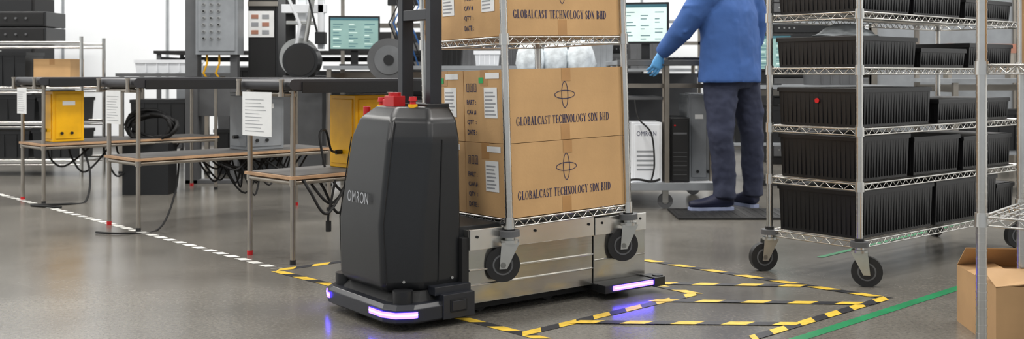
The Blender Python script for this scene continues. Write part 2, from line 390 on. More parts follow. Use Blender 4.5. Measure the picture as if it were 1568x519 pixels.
# ---------------------------------------------------------------- carried cart with cartons
CM=Matrix.Translation((-.010,3.88,.0))@Matrix.Translation((0,0,.35))@Matrix.Rotation(math.radians(-1.6),4,'Y')@Matrix.Translation((0,0,-.35))@Matrix.Rotation(math.radians(36.87),4,'Z')
wire_rack('wire_shelf_cart',CM,.60,.56,[.352,1.035],1.24,.128,sw=(150,156,150,160))
def carton(M,wd,dp,ht,printed=True,name='cardboard_box',green=False):
    b=B(name,M,bevel=0.003)
    b.box(0,wd,0,dp,0,ht,CARD)
    b.box(wd*.0,wd*1.0,dp/2-.024,dp/2+.024,ht-.0002,ht+.0006,TAPEB)
    b.box(-.0008,.0004,dp/2-.024,dp/2+.024,ht-.06,ht+.0004,TAPEB)
    b.quad((wd/2-.02,0,ht-.05),X,Z,.045,.05,TAPEB,.0008); b.quad((wd/2-.03,0,0),X,Z,.045,.06,TAPEB,.0008)
    if printed:
        b.serif('GLOBALCAST TECHNOLOGY SDN BHD',(wd*.08,0,ht*.235),X,Z,wd*.80,ht*.115,INK)
        cx,cz=wd*.49,ht*.63
        for (rx,rz) in ((.052,.017),(.017,.052)):
            n=40; vs=[];
            for i in range(n):
                t=2*math.pi*i/n
                for k in (0,.003): vs.append(Vector((cx+(rx-k)*math.cos(t),-.0012,cz+(rz-k)*math.sin(t))))
            b.add(vs,[(2*i,2*i+1,(2*i+3)%(2*n),(2*i+2)%(2*n)) for i in range(n)],INK)
        for k,t in enumerate(('DATE :','QTY  :','CAV #','PART :')):
            b.text(t,(0,dp*.93,ht*(.10+.14*k)),-Y,Z,.062,ht*.07,INK,off=.02)
        for j in range(3):
            o=Vector((0,dp*(.93-.09*j),ht*.70)); b.quad(o,-Y,Z,.018,.0025,INK); b.quad(o+Z*.03,-Y,Z,.018,.0025,INK); b.quad(o,-Y,Z,.0025,.03,INK); b.quad(o-Y*.0155,-Y,Z,.0025,.03,INK); b.quad(o-Y*.008+Z*.005,-Y,Z,.003,.02,INK)
        b.quad((0,dp*.50,ht*.34),-Y,Z,.085,ht*.42,PAPER,.0014)
        for k in range(7): b.quad((0,dp*.48,ht*(.38+.05*k)),-Y,Z,.05+.02*random.random(),ht*.018,INKG,.002)
        b.quad((0,dp*.46,ht*.88),-Y,Z,.09,ht*.08,PAPER,.0014)
        if green: b.quad((0,dp*.62,ht*.82),-Y,Z,.03,ht*.08,GREEN,.002)
    return b.done()
for z0 in (.358,.637,1.041):
    for y0 in (.004,.284):
        carton(CM@Matrix.Translation((.0+.006*(y0>0.1)+random.uniform(-.003,.003),y0,z0)),.585,.272,.277,green=(z0==.637))

# ---------------------------------------------------------------- storage rack with bins
AM=FR(1.469,4.417,0,40)
wire_rack('wire_shelving_rack',AM,1.52,.457,[.185,.428,.662,.922,1.160,1.42],1.75,0.0,sw=(-60,150,60,150))
def bin_mesh(wd,dp,ht,M,sticker=False):
    b=B('storage_bin',M); tp=.008
    def rg(z,i): return [Vector((i,i,z)),Vector((wd-i,i,z)),Vector((wd-i,dp-i,z)),Vector((i,dp-i,z))]
    b.loft([rg(0,tp),rg(ht-.02,.002)],BIN,smooth=False)
    b.loft([rg(ht-.02,-.004),rg(ht-.004,-.004),rg(ht,-.002)],BIN,smooth=False,caps=False)
    b.loft([rg(ht,-.002),rg(ht,.012),rg(ht-.05,.014)],BIN,smooth=False,caps=True)
    n=int(wd/.022)
    for i in range(1,n):
        x=wd*i/n
        for yy in (.004,dp-.004): b.box(x-.0018,x+.0018,yy-.002,yy+.003,.012,ht-.02,BIN)
    n=int(dp/.022)
    for i in range(1,n):
        y=dp*i/n
        for xx in (.004,wd-.004): b.box(xx-.002,xx+.003,y-.0018,y+.0018,.012,ht-.02,BIN)
    if sticker: b.cyl((-.002,dp*.5,ht*.66),(-.006,dp*.5,ht*.66),.011,RED,16)
    return b.done()
for (x,y,z,wd,dp,ht,st) in [(.03,.02,.190,.62,.41,.205,0),(.68,.02,.190,.60,.41,.205,0),(1.30,.03,.19,.19,.38,.15,0),
    (.04,.03,.433,.42,.40,.195,0),(.50,.03,.433,.42,.40,.175,0),(.96,.03,.433,.5,.40,.16,0),
    (.03,.02,.667,.60,.41,.17,1),(.72,.03,.667,.72,.40,.11,0),
    (.02,.03,.927,.50,.40,.135,0),(.56,.03,.927,.42,.40,.09,0),(1.02,.03,.927,.45,.40,.12,0),
    (.03,.03,1.165,.44,.40,.10,0),(.50,.03,1.165,.44,.40,.13,0),(.98,.03,1.165,.48,.40,.10,0),
    (.03,.03,1.27,.44,.40,.10,0)]:
    bin_mesh(wd,dp,ht,AM@Matrix.Translation((x,y,z)),st)
b=B('clear_plastic_bag',AM@Matrix.Translation((.08,.06,1.064)))
rings=[]
for k in range(6):
    z=k*.011; r_=.16*(1-.13*k); rings.append([Vector((.18+r_*1.1*math.cos(t*.349)*(1+.12*random.random()),.17+r_*.8*math.sin(t*.349)*(1+.12*random.random()),z+.006*random.random())) for t in range(18)])
b.loft(rings,BAG); b.done()

# foreground rack at right
BM=FR(1.438,3.2,0,-40)
wire_rack('wire_shelving_rack',BM,1.22,.457,[.46,.925,1.42],1.75,0.0,post_r=0.016,wheels=False)
cb=B('cardboard_box',BM@Matrix.Translation((.12,.06,.935)),bevel=.003); cb.box(0,.5,0,.34,0,.42,CARD2); cb.box(0,.5,.15,.19,.4198,.4205,TAPEB); cb.done()
def open_box(M,wd,dp,ht,name='open_cardboard_box',fl=.12):
    b=B(name,M); t=.006
    b.box(0,wd,0,t,0,ht,CARD2); b.box(0,wd,dp-t,dp,0,ht,CARD2); b.box(0,t,t,dp-t,0,ht,CARD2); b.box(wd-t,wd,t,dp-t,0,ht,CARD2); b.box(t,wd-t,t,dp-t,0,t,CARD2)
    def flap(a,c_,o,l):
        a=Vector(a);c_=Vector(c_);o=Vector(o)*l; pts=[a,c_,c_+o,a+o]; up=[p+Vector((0,0,.004)) for p in pts]
        b.add(pts+up,[(3,2,1,0),(4,5,6,7),(0,1,5,4),(1,2,6,5),(2,3,7,6),(3,0,4,7)],CARD2)
    flap((0,0,ht),(wd,0,ht),(0,.95,.25),fl*1.2); flap((0,dp,ht),(wd,dp,ht),(0,-.75,.6),fl*1.1)
    flap((0,0,ht),(0,dp,ht),(.97,0,.12),fl); flap((wd,0,ht),(wd,dp,ht),(-.5,0,.8),fl)
    b.quad((wd*.3,0,0),X,Z,.05,ht,TAPEB,.001)
    return b.done()
open_box(FR(1.575,3.40,0,-6),.5,.40,.20)

# ---------------------------------------------------------------- conveyors
def conveyor(M,L,W,box=None):
    b=B('belt_conveyor',M)
    n=14; r=.027; prof=[]
    for i in range(n+1):
        t=math.pi/2+math.pi*i/n; prof.append((-.02+r*math.cos(t),.845+r*math.sin(t)))
    prof+= [(L+.02,.818),(L+.02,.872)]
    r0=[Vector((x,-.045,z)) for x,z in prof]; r1=[Vector((x,W+.045,z)) for x,z in prof]
    b.loft([r0,r1],BELT)
    b.box(.02,L,-.052,-.044,.806,.860,BLK); b.box(.02,L,W+.044,W+.052,.806,.860,BLK)
    for x in (0,L):
        for y in (0,W):
            b.cyl((x,y,.0),(x,y,.82),.0125,STEEL,14)
            b.cyl((x,y,0),(x,y,.022),.0145,RED if (y>0) else RUB,14)
            b.cyl((x,y,.79),(x,y,.815),.018,STEEL,12); b.cyl((x,y,.37),(x,y,.40),.017,STEEL,12)
            if x==0:
                xx=-.062; b.cyl((xx,y,.80),(xx,y,.868),.011,STEEL,12); b.cyl((xx,y,.862),(xx,y,.872),.014,STEEL,12); b.cyl((xx,y,.80),(0,y,.80),.010,STEEL,10); b.cyl((xx,y,.79),(xx,y,.81),.015,STEEL,12)
    for y in (0,W): b.cyl((0,y,.385),(L,y,.385),.0125,STEEL,12)
    for x in (0,L): b.cyl((x,0,.385),(x,W,.385),.0125,STEEL,12); b.cyl((x,0,.80),(x,W,.80),.0125,STEEL,12)
    b.box(-.02,L+.02,-.02,W+.02,.40,.414,WOOD); b.box(0,L,0,W,.414,.417,MATTOP)
    return b.done()
CV=[FR(-1.03,4.91,0,45),FR(-2.12,5.926,0,45),FR(-3.21,7.16,0,45)]
for M in CV: conveyor(M,1.3,.38)
def paper(M,w_,h_):
    b=B('hanging_notice',M); b.box(0,.002,0,w_,0,h_,PAPER)
    for k in range(10): b.quad((0,w_*.9,h_*(.1+.08*k)),-Y,Z,w_*(.5+.3*random.random()),h_*.012,INKG,.001)
    b.done()
paper(CV[0]@Matrix.Translation((-.078,.06,.60)),.26,.21); paper(CV[1]@Matrix.Translation((-.078,.06,.61)),.19,.19); paper(CV[2]@Matrix.Translation((-.078,.10,.62)),.17,.18)
def ctrl_box(M,w_,d_,h_,m,name='control_box'):
    b=B(name,M,bevel=.006); b.box(0,w_,0,d_,0,h_,m); b.box(-.006,0,.02,d_-.02,.02,h_-.02,m)
    b.box(.02,w_-.02,-.006,0,.02,h_-.02,m)
    for k in range(2): b.cyl((.06+.07*k,-.006,.06),(.06+.07*k,-.018,.06),.010,BLK,14)
    b.quad((w_*.3,-.006,h_*.72),X,Z,w_*.4,.03,PAPER,.001); b.cyl((-.006,d_*.5,.08),(-.04,d_*.5,.08),.012,BLK,12)
    b.box(w_*.2,w_*.8,d_*.2,d_*.8,h_,h_+.008,WHITE)
    return b.done()
ctrl_box(CV[0]@Matrix.Translation((.42,.08,.418)),.32,.22,.37,YEL)
ctrl_box(CV[1]@Matrix.Translation((.75,.08,.418)),.26,.22,.36,PANELG)
ctrl_box(CV[2]@Matrix.Translation((.10,.10,.418)),.22,.20,.355,YEL)
def cables(name,M,sets,m=BLKM):
    b=B(name,M)
    for pts,r in sets:
        P=[Vector(p) for p in pts]; out=[]
        for i in range(len(P)-1):
            p0=P[max(i-1,0)];p1=P[i];p2=P[i+1];p3=P[min(i+2,len(P)-1)]
            for k in range(7):
                t=k/7; out.append(.5*((2*p1)+(-p0+p2)*t+(2*p0-5*p1+4*p2-p3)*t*t+(-p0+3*p1-3*p2+p3)*t*t*t))
        out.append(P[-1]); b.tube(out,r,m,7)
    return b.done()
sets=[]
for k in range(22):
    x0=.45+random.random()*.55; x1=x0+.12+random.random()*.25; dz=random.uniform(.06,.24); yy=random.uniform(.02,.34)
    x1=min(x1,1.25); sets.append(([(x0,yy,.399),(x0+.02,yy,.36),((x0+x1)/2,yy-.04,.38-dz),(x1,yy+.03,.36),(x1+.02,yy,.399)],.006))
sets.append(([(.3,.1,.399),(.25,.05,.2),(.1,-.05,.012),(-.1,-.05,.008),(-.2,.1,.008)],.006))
cables('cable_bundle',CV[1],sets)
sets2=[([(x0,yy,.399),(x0+.02,yy-.03,.34),(x0+.1,yy-.05,.39-dz),(x0+.25,yy,.36),(x0+.27,yy,.399)],.007) for x0,yy,dz in [(.05,-.01,.16),(.12,.05,.12),(.2,.1,.18),(.3,.0,.2),(.25,.05,.1),(.4,.02,.14)]]
sets2.append(([(.22,-.03,.385),(.2,-.03,.3),(.18,-.03,.22),(.18,-.03,.17)],.006)); sets2.append(([(.18,-.03,.19),(.18,-.03,.14)],.014))
sets2.append(([(.38,.19,.50),(.3,.12,.52),(.22,.05,.62),(.15,.0,.60),(.16,-.03,.45)],.006))
cables('cable_bundle',CV[0],sets2)
sets3=[([(x0,.2,.399),(x0+.02,.2,.3),(x0+.1,.15,.39-dz),(x0+.3,.2,.36),(x0+.3,.2,.399)],.007) for x0,dz in [(.1,.15),(.25,.2),(.5,.25),(.6,.12),(.8,.2)]]
sets3.append(([(.3,.1,.399),(.32,.0,.2),(.25,-.1,.012),(.1,-.15,.008),(-.1,-.05,.008),(.0,-.3,.008)],.008))
cables('cable_bundle',CV[2],sets3)

# ---------------------------------------------------------------- background furniture
def bench(name,M,L,W,H,top=PANELG,shelf=None,leg=STEEL,over=None):
    b=B(name,M)
    b.box(0,L,0,W,H-.03,H,top)
    xs=[.04,L-.04] if L<2 else [.04,L/2,L-.04]
    for x in xs:
        for y in (.04,W-.04):
            b.box(x-.018,x+.018,y-.018,y+.018,0,H-.03,leg); b.cyl((x,y,0),(x,y,.02),.028,RUB,12)
        b.box(x-.012,x+.012,.04,W-.04,H-.10,H-.06,leg); b.box(x-.012,x+.012,.04,W-.04,.12,.16,leg)
    b.box(.04,L-.04,W-.05,W-.02,H-.10,H-.05,leg)
    if shelf:
        for z in shelf: b.box(.03,L-.03,.03,W-.03,z,z+.02,top)
    if over:
        for x in xs: b.box(x-.015,x+.015,W-.05,W-.02,H,over,leg)
        b.box(0,L,W-.28,W,over-.02,over,top)
        b.box(0,L,W-.05,W-.02,(H+over)/2,(H+over)/2+.04,leg)
    return b.done()
def monitor(M,w_=.42,h_=.27,style=0):
    b=B('computer_monitor',M,bevel=.003)
    b.box(-w_/2-.015,w_/2+.015,0,.035,.12,.12+h_+.03,BLK)
    b.quad((-w_/2,0,.135),X,Z,w_,h_,SCR if style==0 else SCRW,.001)
    b.quad((-w_/2,0,.135+h_*.92),X,Z,w_,h_*.08,SCRD,.002)
    for k in range(9):
        for j in range(3): b.quad((-w_/2+.02+j*w_*.33,0,.15+k*h_*.09),X,Z,w_*.22*random.uniform(.4,1),h_*.022,SCRD if (k+j)%3 else SCRW,.002)
    b.box(-.03,.03,.03,.05,.0,.25,BLK); b.box(-.12,.12,-.06,.12,0,.012,BLK)
    return b.done()
def crate(M,w_,d_,h_,m=BLK,name='plastic_crate'):
    b=B(name,M); b.loft([[Vector(p) for p in ((.01,.01,0),(w_-.01,.01,0),(w_-.01,d_-.01,0),(.01,d_-.01,0))],[Vector(p) for p in ((0,0,h_-.02),(w_,0,h_-.02),(w_,d_,h_-.02),(0,d_,h_-.02))]],m,smooth=False)
    b.loft([[Vector((x,y,z)) for x,y in ((-.008,-.008),(w_+.008,-.008),(w_+.008,d_+.008),(-.008,d_+.008))] for z in (h_-.03,h_)],m,smooth=False)
    for k in range(1,5): b.box(w_*k/5-.004,w_*k/5+.004,-.004,.006,.01,h_-.03,m)
    return b.done()
def server_rack(M,w_,d_,h_):
    b=B('equipment_cabinet',M,bevel=.004)
    b.box(0,w_,0,d_,0,h_,BLKM); z=.08
    while z<h_-.12:
        hh=random.choice([.06,.1,.14]); b.box(.03,w_-.03,-.012,0,z,z+hh-.01,random.choice([BLK,BLK,GREY]))
        for j in range(random.choice([2,4,6])): b.cyl((.08+.05*j,-.012,z+hh*.45),(.08+.05*j,-.018,z+hh*.45),.008,ZINC,8)
        z+=hh
    return b.done()
b=B('equipment_rack',FR(-4.85,9.1,0))
for x in (0,1.10):
    for y in (0,.5): b.cyl((x,y,0),(x,y,1.22 if x>0 else 1.7),.016,CHROME,12)
for z in (.12,.45,.75,1.15):
    b.box(0,1.10,0,.5,z,z+.012,CHROME)
    for y in (0,.5): b.cyl((0,y,z+.02),(1.10,y,z+.02),.008,CHROME,8); b.cyl((0,y,z-.02),(1.10,y,z-.02),.006,CHROME,8)
b.done()
b=B('test_equipment_stack',FR(-4.78,9.15,1.17),bevel=.004)
for k in range(2):
    b.box(0,.70,0,.4,.0+.14*k,.14*k+.13,BLK); b.box(.02,.68,-.008,0,.01+.14*k,.12+.14*k,BLKM)
    for j in range(6): b.cyl((.08+.09*j,-.008,.07+.14*k),(.08+.09*j,-.02,.07+.14*k),.010,GREY,10)
b.done()
for (x,z,wd,ht) in [(-4.78,.785,.52,.30),(-4.78,.485,.6,.22),(-4.78,.155,.55,.24),(-4.15,.485,.35,.2),(-4.2,.155,.4,.25)]: crate(FR(x,9.15,z),wd,.35,ht)
carton(FR(-4.20,9.17,.785),.32,.3,.24,False)
bench('workbench',FR(-3.5,10.2,0),2.7,.8,1.12,BLKM,[.5],GREY)
b=B('machine_enclosure',FR(-3.3,10.27,.525),bevel=.01); b.box(0,.9,0,.6,0,.45,PANELG); b.box(1.0,2.2,0,.6,0,.40,BLK); b.box(.1,.8,-.01,0,.05,.38,GREY)
b.cyl((1.4,-.01,.2),(1.4,0,.2),.08,GREY,20); b.done()
bench('workbench',FR(-3.55,9.35,0),.85,.6,.90,GREY,[.3],STEEL)
crate(FR(-3.45,9.45,.321),.6,.40,.34); crate(FR(-3.40,9.42,.901),.5,.4,.12,WHITE); crate(FR(-2.65,9.3,0),.6,.45,.40); crate(FR(-2.63,9.3,.401),.55,.4,.35,GREY); crate(FR(-2.5,9.35,.752),.4,.4,.2)
b=B('coiled_hose') 
for k in range(9): 
    pts=[(-2.72+.16*math.cos(t*.4+k)+.008*k,7.80+.05*math.sin(t*.9+k),.50+.13*math.sin(t*.4+k)*(1-.05*k)) for t in range(17)]
    b.tube(pts,.013,BLKM,6)
b.box(-2.88,-2.54,7.72,7.92,.0,.38,BLK); b.done()
b=B('electrical_cabinet',FR(-2.66,8.5,0),bevel=.006)
b.box(0,.10,.0,.12,0,2.1,GREY); b.box(.10,.44,-.05,.15,1.05,2.1,PANELG); b.box(.125,.42,-.062,-.05,1.08,2.05,PANELG)
b.box(.36,.42,.02,.10,0,1.05,GREY); b.box(0,.44,.0,.12,.0,.03,GREY)
for i in range(3):
    for j in range(9):
        x=.17+.06*i; z=1.18+.055*j; b.cyl((x,-.062,z),(x,-.070,z),.014,ZINC,12); b.cyl((x,-.070,z),(x,-.076,z),.009,GREY if (i+j)%4 else BLK,10)
for x in (.17,.27): b.tube([(x,.03,1.05),(x+.01,.0,.98),(x-.02,.0,.9),(x+.01,.02,.85),(x,.03,.84)],.009,YEL,8)
b.box(.10,.36,.02,.10,.55,.84,GREY)
b.done()
b=B('control_cabinet',FR(-2.21,8.75,0),bevel=.005)
b.box(0,.25,0,.4,.0,2.1,BLK); b.box(.02,.23,-.01,0,.5,2.0,BLKM); b.box(.0,.22,-.015,-.01,1.2,1.42,PAPER)
for k in range(3):
    for j in range(2): b.box(.03+.09*j,.09+.09*j,-.018,-.015,1.225+.065*k,1.26+.065*k,INKG if (k+j)%2 else TAN)
b.box(-.0,.25,-.02,.02,1.46,1.50,STEEL)
b.done()
b=B('inspection_machine',FR(-1.94,8.6,0),bevel=.006)
b.box(.03,.36,.1,.3,0,.88,GREY); b.box(.05,.12,.12,.2,.88,2.1,BLKM); b.box(.15,.22,.12,.2,.88,2.1,WHITE)
b.box(.03,.40,.05,.12,1.40,1.47,WHITE); b.box(.08,.30,.0,.08,1.30,1.33,ZINC)
b.cyl((.22,-.12,1.0),(.22,.08,1.0),.145,BLK,36); b.cyl((.22,-.126,1.0),(.22,-.12,1.0),.12,BLKM,36); b.cyl((.17,.09,1.03),(.17,.11,1.03),.165,ZINC,32)
b.box(.33,.38,.05,.12,1.1,1.9,WHITE); b.cyl((.24,.0,1.16),(.34,.0,1.75),.02,ZINC,12); b.box(.32,.40,-.02,.1,1.14,1.24,BLK)
b.tube([(.1,0,2.0),(.2,-.05,1.7),(.12,-.06,1.5),(.2,-.03,1.3),(.16,0,1.1)],.014,WHITE,8)
b.tube([(.3,0,2.0),(.33,-.05,1.7),(.28,-.06,1.5),(.34,-.03,1.24)],.01,BLK,8)
b.done()
bench('workbench',FR(-1.5,8.3,0),1.75,.75,.96,PANELG,[.35],STEEL,1.62)
monitor(FR(-1.27,8.42,.961,8),.38,.25)
b=B('pneumatic_hoses',FR(-.98,8.66,.962))
for k in range(6):
    x=.0+.035*k; b.tube([(x,.0,.6),(x+.04,-.05,.5),(x-.03,-.08,.35),(x+.05,-.05,.15),(x+.1,0,.0)],.007,BLUEC if k%2 else BLKM,6)
b.box(-.05,.35,-.02,.05,.5,.6,BLK); b.box(-.02,.01,.0,.03,0,.5,STEEL); b.done()
b=B('cable_reel',FR(-.93,7.9,0))
b.cyl((0,0,1.0),(0,.12,1.0),.14,FANM,32); b.cyl((0,-.012,1.0),(0,0,1.0),.165,GREY,32); b.cyl((0,-.02,1.0),(0,-.012,1.0),.11,FANM,28); b.cyl((0,-.03,1.0),(0,-.02,1.0),.04,BLK,18); b.cyl((0,.12,1.0),(0,.132,1.0),.165,GREY,32)
b.box(-.02,.02,.03,.09,.0,.86,STEEL); b.box(-.16,.16,-.1,.22,0,.025,BLKM); b.done()
for (x,y,z,wd,dp,ht,m) in [(-1.02,8.36,.961,.2,.2,.08,PANELG),(-.6,8.36,.961,.2,.25,.16,BLK),(-.3,8.4,.961,.2,.25,.12,WHITE),(-.05,8.4,.961,.22,.25,.2,GREY),(-1.44,8.4,.372,.5,.4,.3,BLK),(-.9,8.4,.372,.45,.4,.3,GREY),(-.42,8.4,.372,.6,.4,.35,BLK)]:
    crate(FR(x,y,z),wd,dp,ht,m,'equipment_case')
bench('workbench',FR(.0,7.2,0),.62,.6,.93,PANELG,[.3],STEEL)
for (x,y,s_) in [(.13,7.42,.10),(.31,7.46,.10),(.49,7.42,.10)]:
    b=B('clear_plastic_bag',FR(x,y,.932)); rings=[]
    for k in range(7):
        z=k*.034; r_=s_*(.9+.25*math.sin(k*.6))*(1-.06*k); rings.append([Vector((r_*math.cos(t*.4488)*(1+.14*random.random()),r_*math.sin(t*.4488)*(1+.14*random.random()),z)) for t in range(14)])
    b.loft(rings,BAG); b.done()
for (x,L_) in [(-8.8,2.6),(-.8,3.0),(2.5,2.8),(5.5,2.6)]:
    bench('workbench',FR(x,11.3,0),L_,.8,.95,PANELG,[.4],STEEL,1.5)
    n=int(L_/.52)
    for k in range(n):
        crate(FR(x+.1+k*.5,11.5,.951),random.uniform(.3,.44),.3,random.uniform(.2,.4),random.choice([BLK,PANELG,GREY,GREY,BLK]),'equipment_case')
        crate(FR(x+.1+k*.5,11.45,.421),random.uniform(.3,.44),.35,random.uniform(.25,.45),random.choice([BLK,GREY,BLK,PANELG]),'equipment_case')
# tall dark cabinets further back
for (x,y,w_,h_) in [(-6.0,11.6,.7,1.75),(-.6,12.3,.6,1.9),(.1,12.3,.6,1.6),(1.0,12.3,.55,1.45),(2.55,10.3,.6,1.8),(3.3,12.3,.7,1.6),(4.6,12.3,.6,1.9),(5.4,12.3,.7,1.5),(-1.45,11.4,.5,1.35)]:
    server_rack(FR(x,y,0),w_,.5,h_)

# ---------------------------------------------------------------- operator workstation
b=B('mobile_workstation',FR(.72,7.06,0),bevel=.002)
b.box(-.02,.66,-.14,.75,.955,.985,PANELG); b.box(-.022,.662,-.143,-.138,.95,.987,GREY)
for x in (.31,.63,.0):
    for y in (.02,.73): b.cyl((x,y,.16),(x,y,.955),.0145,STEEL,12)
b.box(-.04,.68,-.16,.76,.145,.17,WHITE); b.box(-.04,.68,-.165,-.155,.125,.175,PANELG)
b.box(-.02,.30,.0,.73,.72,.74,GREY); b.box(-.02,.66,-.01,.01,.80,.83,STEEL)
for (x,y) in ((.30,-.10),(.62,.68),(.02,.68)):
    c=Vector((x,y,.05)); b.cyl(c-X*.0+Y*-.014,c+Y*.014,.05,GREY,20); b.cyl(c-Y*.016,c+Y*.016,.02,ZINC,12)
    for q in (-.02,.02): b.box(x-.02,x+.02,y+q-.002,y+q+.002,.04,.125,ZINC)
    b.cyl((x,y,.105),(x,y,.145),.02,ZINC,12)
b.box(.295,.325,-.13,-.10,.17,.955,STEEL)
b.box(-.015,.655,.70,.74,.20,.90,GREY)
b.done()
b=B('industrial_controller',FR(.80,6.96,.172),bevel=.004)
b.box(0,.20,0,.3,0,.40,WHITE); b.box(.015,.185,-.008,0,.015,.385,WHITE)
b.text('OMRON',(.03,-.008,.31),X,Z,.13,.032,INK,sp=1.15)
for k in range(5): b.quad((.03,-.008,.2-.03*k),X,Z,.12,.012,PANELG,.001)
b.done()
b=B('desktop_computer',FR(1.055,6.97,.172),bevel=.004)
b.box(0,.13,0,.4,0,.43,BLK); b.box(.01,.12,-.01,0,.01,.42,BLKM)
for k in range(6): b.quad((.02,-.01,.05+.03*k),X,Z,.09,.003,GREY,.001)
b.quad((.02,-.01,.32),X,Z,.09,.012,GREY,.001); b.cyl((.03,-.01,.38),(.03,-.013,.38),.006,RED,10); b.done()
ctrl_box(FR(1.20,7.10,.172),.14,.4,.58,PANELG,'grey_cabinet_box')
monitor(FR(.93,7.30,.986,-12),.30,.26,1)
cables('cable_bundle',FR(.72,7.1,0),[([(.1,-.12,.72),(.12,-.16,.6),(.2,-.2,.5),(.22,-.2,.3),(.2,-.2,.19)],.006),([(.0,-.2,.185),(.1,-.21,.20),(.2,-.2,.185),(.26,-.2,.2)],.008)])
b=B('computer_keyboard',FR(1.06,7.1,.986),bevel=.002); b.box(0,.28,0,.12,0,.02,BLK)
for i in range(11):
    for j in range(4): b.box(.012+.023*i,.03+.023*i,.01+.026*j,.03+.026*j,.02,.025,GREY)
b.done()
b=B('anti_fatigue_mat',FR(1.02,6.40,0,0),bevel=.004); b.box(0,.78,0,.46,0,.013,BLKM)
for k in range(14): b.box(.02+.052*k,.045+.052*k,.02,.44,.012,.0145,RUB)
b.done()

bench('workbench',FR(1.75,8.6,0),1.4,.75,.80,PANELG,[.3],STEEL,1.35)
monitor(FR(2.15,8.85,.801,0),.42,.28)
for (x,y,z,wd,dp,ht,m) in [(2.5,8.7,.801,.4,.3,.2,GREY),(1.85,8.7,.321,.5,.4,.3,BLK),(2.4,8.7,.321,.65,.4,.32,GREY)]:
    crate(FR(x,y,z),wd,dp,ht,m,'equipment_case')
bench('workbench',FR(3.2,7.6,0),2.2,.8,.86,PANELG,[.3],STEEL,1.30)
b=B('tan_plank_stack',FR(3.25,7.75,.862,15)); b.box(0,.6,0,.1,.19,.23,TAN); b.box(.02,.62,.02,.1,.23,.26,TAN); b.box(.0,.03,.02,.08,0,.19,STEEL); b.box(.55,.58,.02,.08,0,.19,STEEL); b.done()
for (x,z,wd,ht,m) in [(4.1,.861,.4,.2,PANELG),(4.7,.861,.5,.2,BLK),(3.4,.321,.6,.3,BLK),(4.2,.321,.6,.3,GREY)]: crate(FR(x,7.8,z),wd,.4,ht,m,'equipment_case')
b=B('cubicle_partition',FR(3.3,9.6,0)); b.box(0,2.6,0,.05,.3,1.6,PANELG);  # low grey cubicle partition, added to cover part of the white back wall
for x in (0,1.3,2.55): b.box(x,x+.05,-.02,.07,0,1.65,STEEL)
b.done()
b=B('power_strip',FR(1.9,8.35,0)); b.box(0,.5,0,.06,0,.04,BLK)
for k in range(5): b.box(.04+.09*k,.09+.09*k,.01,.05,.04,.045,GREY)
b.done()

# ---------------------------------------------------------------- person
pe=bpy.data.objects.new('person',None); scn.collection.objects.link(pe)
def organic(name,fn,voxel,smooth=6,disp=0.0,dscale=.1):
    b=B(name); fn(b); ob=b.done(pe)
    r=ob.modifiers.new('r','REMESH'); r.mode='VOXEL'; r.voxel_size=voxel; r.use_smooth_shade=True
    s=ob.modifiers.new('s','SMOOTH'); s.iterations=smooth; s.factor=.5
    if disp>0:
        tx=bpy.data.textures.new(name+'_folds','CLOUDS'); tx.noise_scale=dscale
        d=ob.modifiers.new('d','DISPLACE'); d.texture=tx; d.strength=disp; d.mid_level=.5
    return ob
rt=Vector((.8,.6,0)); fw=Vector((-.6,.8,0))
def ering(c,a,d_,n=28):
    c=Vector(c); return [c+rt*(a*math.cos(2*math.pi*i/n))+fw*(d_*math.sin(2*math.pi*i/n)) for i in range(n)]
def jacket(b):
    C=Vector((1.43,6.87,0))
    prof=[(.84,.243,.168,0),(.90,.24,.165,0),(1.0,.232,.155,.0),(1.15,.228,.15,.0),(1.30,.238,.15,.015),(1.40,.222,.135,.03),(1.455,.17,.11,.045),(1.49,.09,.08,.05),(1.52,.07,.07,.055)]
    b.loft([ering(C+fw*f+Z*z,a,d_) for z,a,d_,f in prof],JACK)
    # long vertical drape folds on the back and side
    for k,t in enumerate((3.5,4.0,4.45,4.95,5.5,6.0)):
        o=rt*(.225*math.cos(t))+fw*(.145*math.sin(t)); dx=.02*math.sin(k*2.1)
        b.tube([C+o*1.0+Z*.845,C+o*.99+rt*dx+Z*1.0,C+o*.96+rt*dx*1.6+Z*(1.16+.04*(k%3))],[.022,.016,.004],JACK,10)
    b.tube([(1.32,6.77,1.43),(1.25,6.74,1.40),(1.17,6.75,1.28),(1.095,6.80,1.165),(1.045,6.86,1.10),(.99,6.92,1.03)],[.075,.092,.084,.074,.062,.050],JACK,20)
    for p,q in (((1.10,6.72,1.20),(1.09,6.80,1.25)),((1.12,6.71,1.16),(1.05,6.78,1.22)),((1.20,6.66,1.33),(1.10,6.72,1.33))):
        b.tube([p,(Vector(p)+Vector(q))/2+Vector((-.006,-.006,0)),q],[.008,.014,.008],JACK,8)
    b.tube([(1.52,6.97,1.43),(1.60,7.0,1.39),(1.645,7.03,1.26),(1.645,7.08,1.13),(1.56,7.18,1.09),(1.44,7.26,1.07)],[.075,.088,.08,.07,.058,.048],JACK,20)
organic('jacket',jacket,.010,3,.016,.12)
def trousers(b):
    C=Vector((1.44,6.88,0))
    b.loft([ering(C+Z*z,a,d_) for z,a,d_ in [(.80,.17,.125),(.86,.205,.14),(.93,.20,.14),(1.0,.18,.13)]],TROU)
    b.tube([(1.375,6.84,.90),(1.362,6.82,.80),(1.358,6.795,.65),(1.352,6.77,.48),(1.372,6.79,.32),(1.38,6.785,.17),(1.375,6.775,.085)],[.115,.115,.098,.080,.080,.072,.076],TROU,22)
    b.tube([(1.51,6.93,.90),(1.545,6.95,.80),(1.58,6.97,.65),(1.60,6.975,.48),(1.615,7.01,.32),(1.62,7.03,.17),(1.62,7.03,.075)],[.115,.110,.095,.077,.075,.068,.070],TROU,22)
organic('trousers',trousers,.010,3,.022,.07)
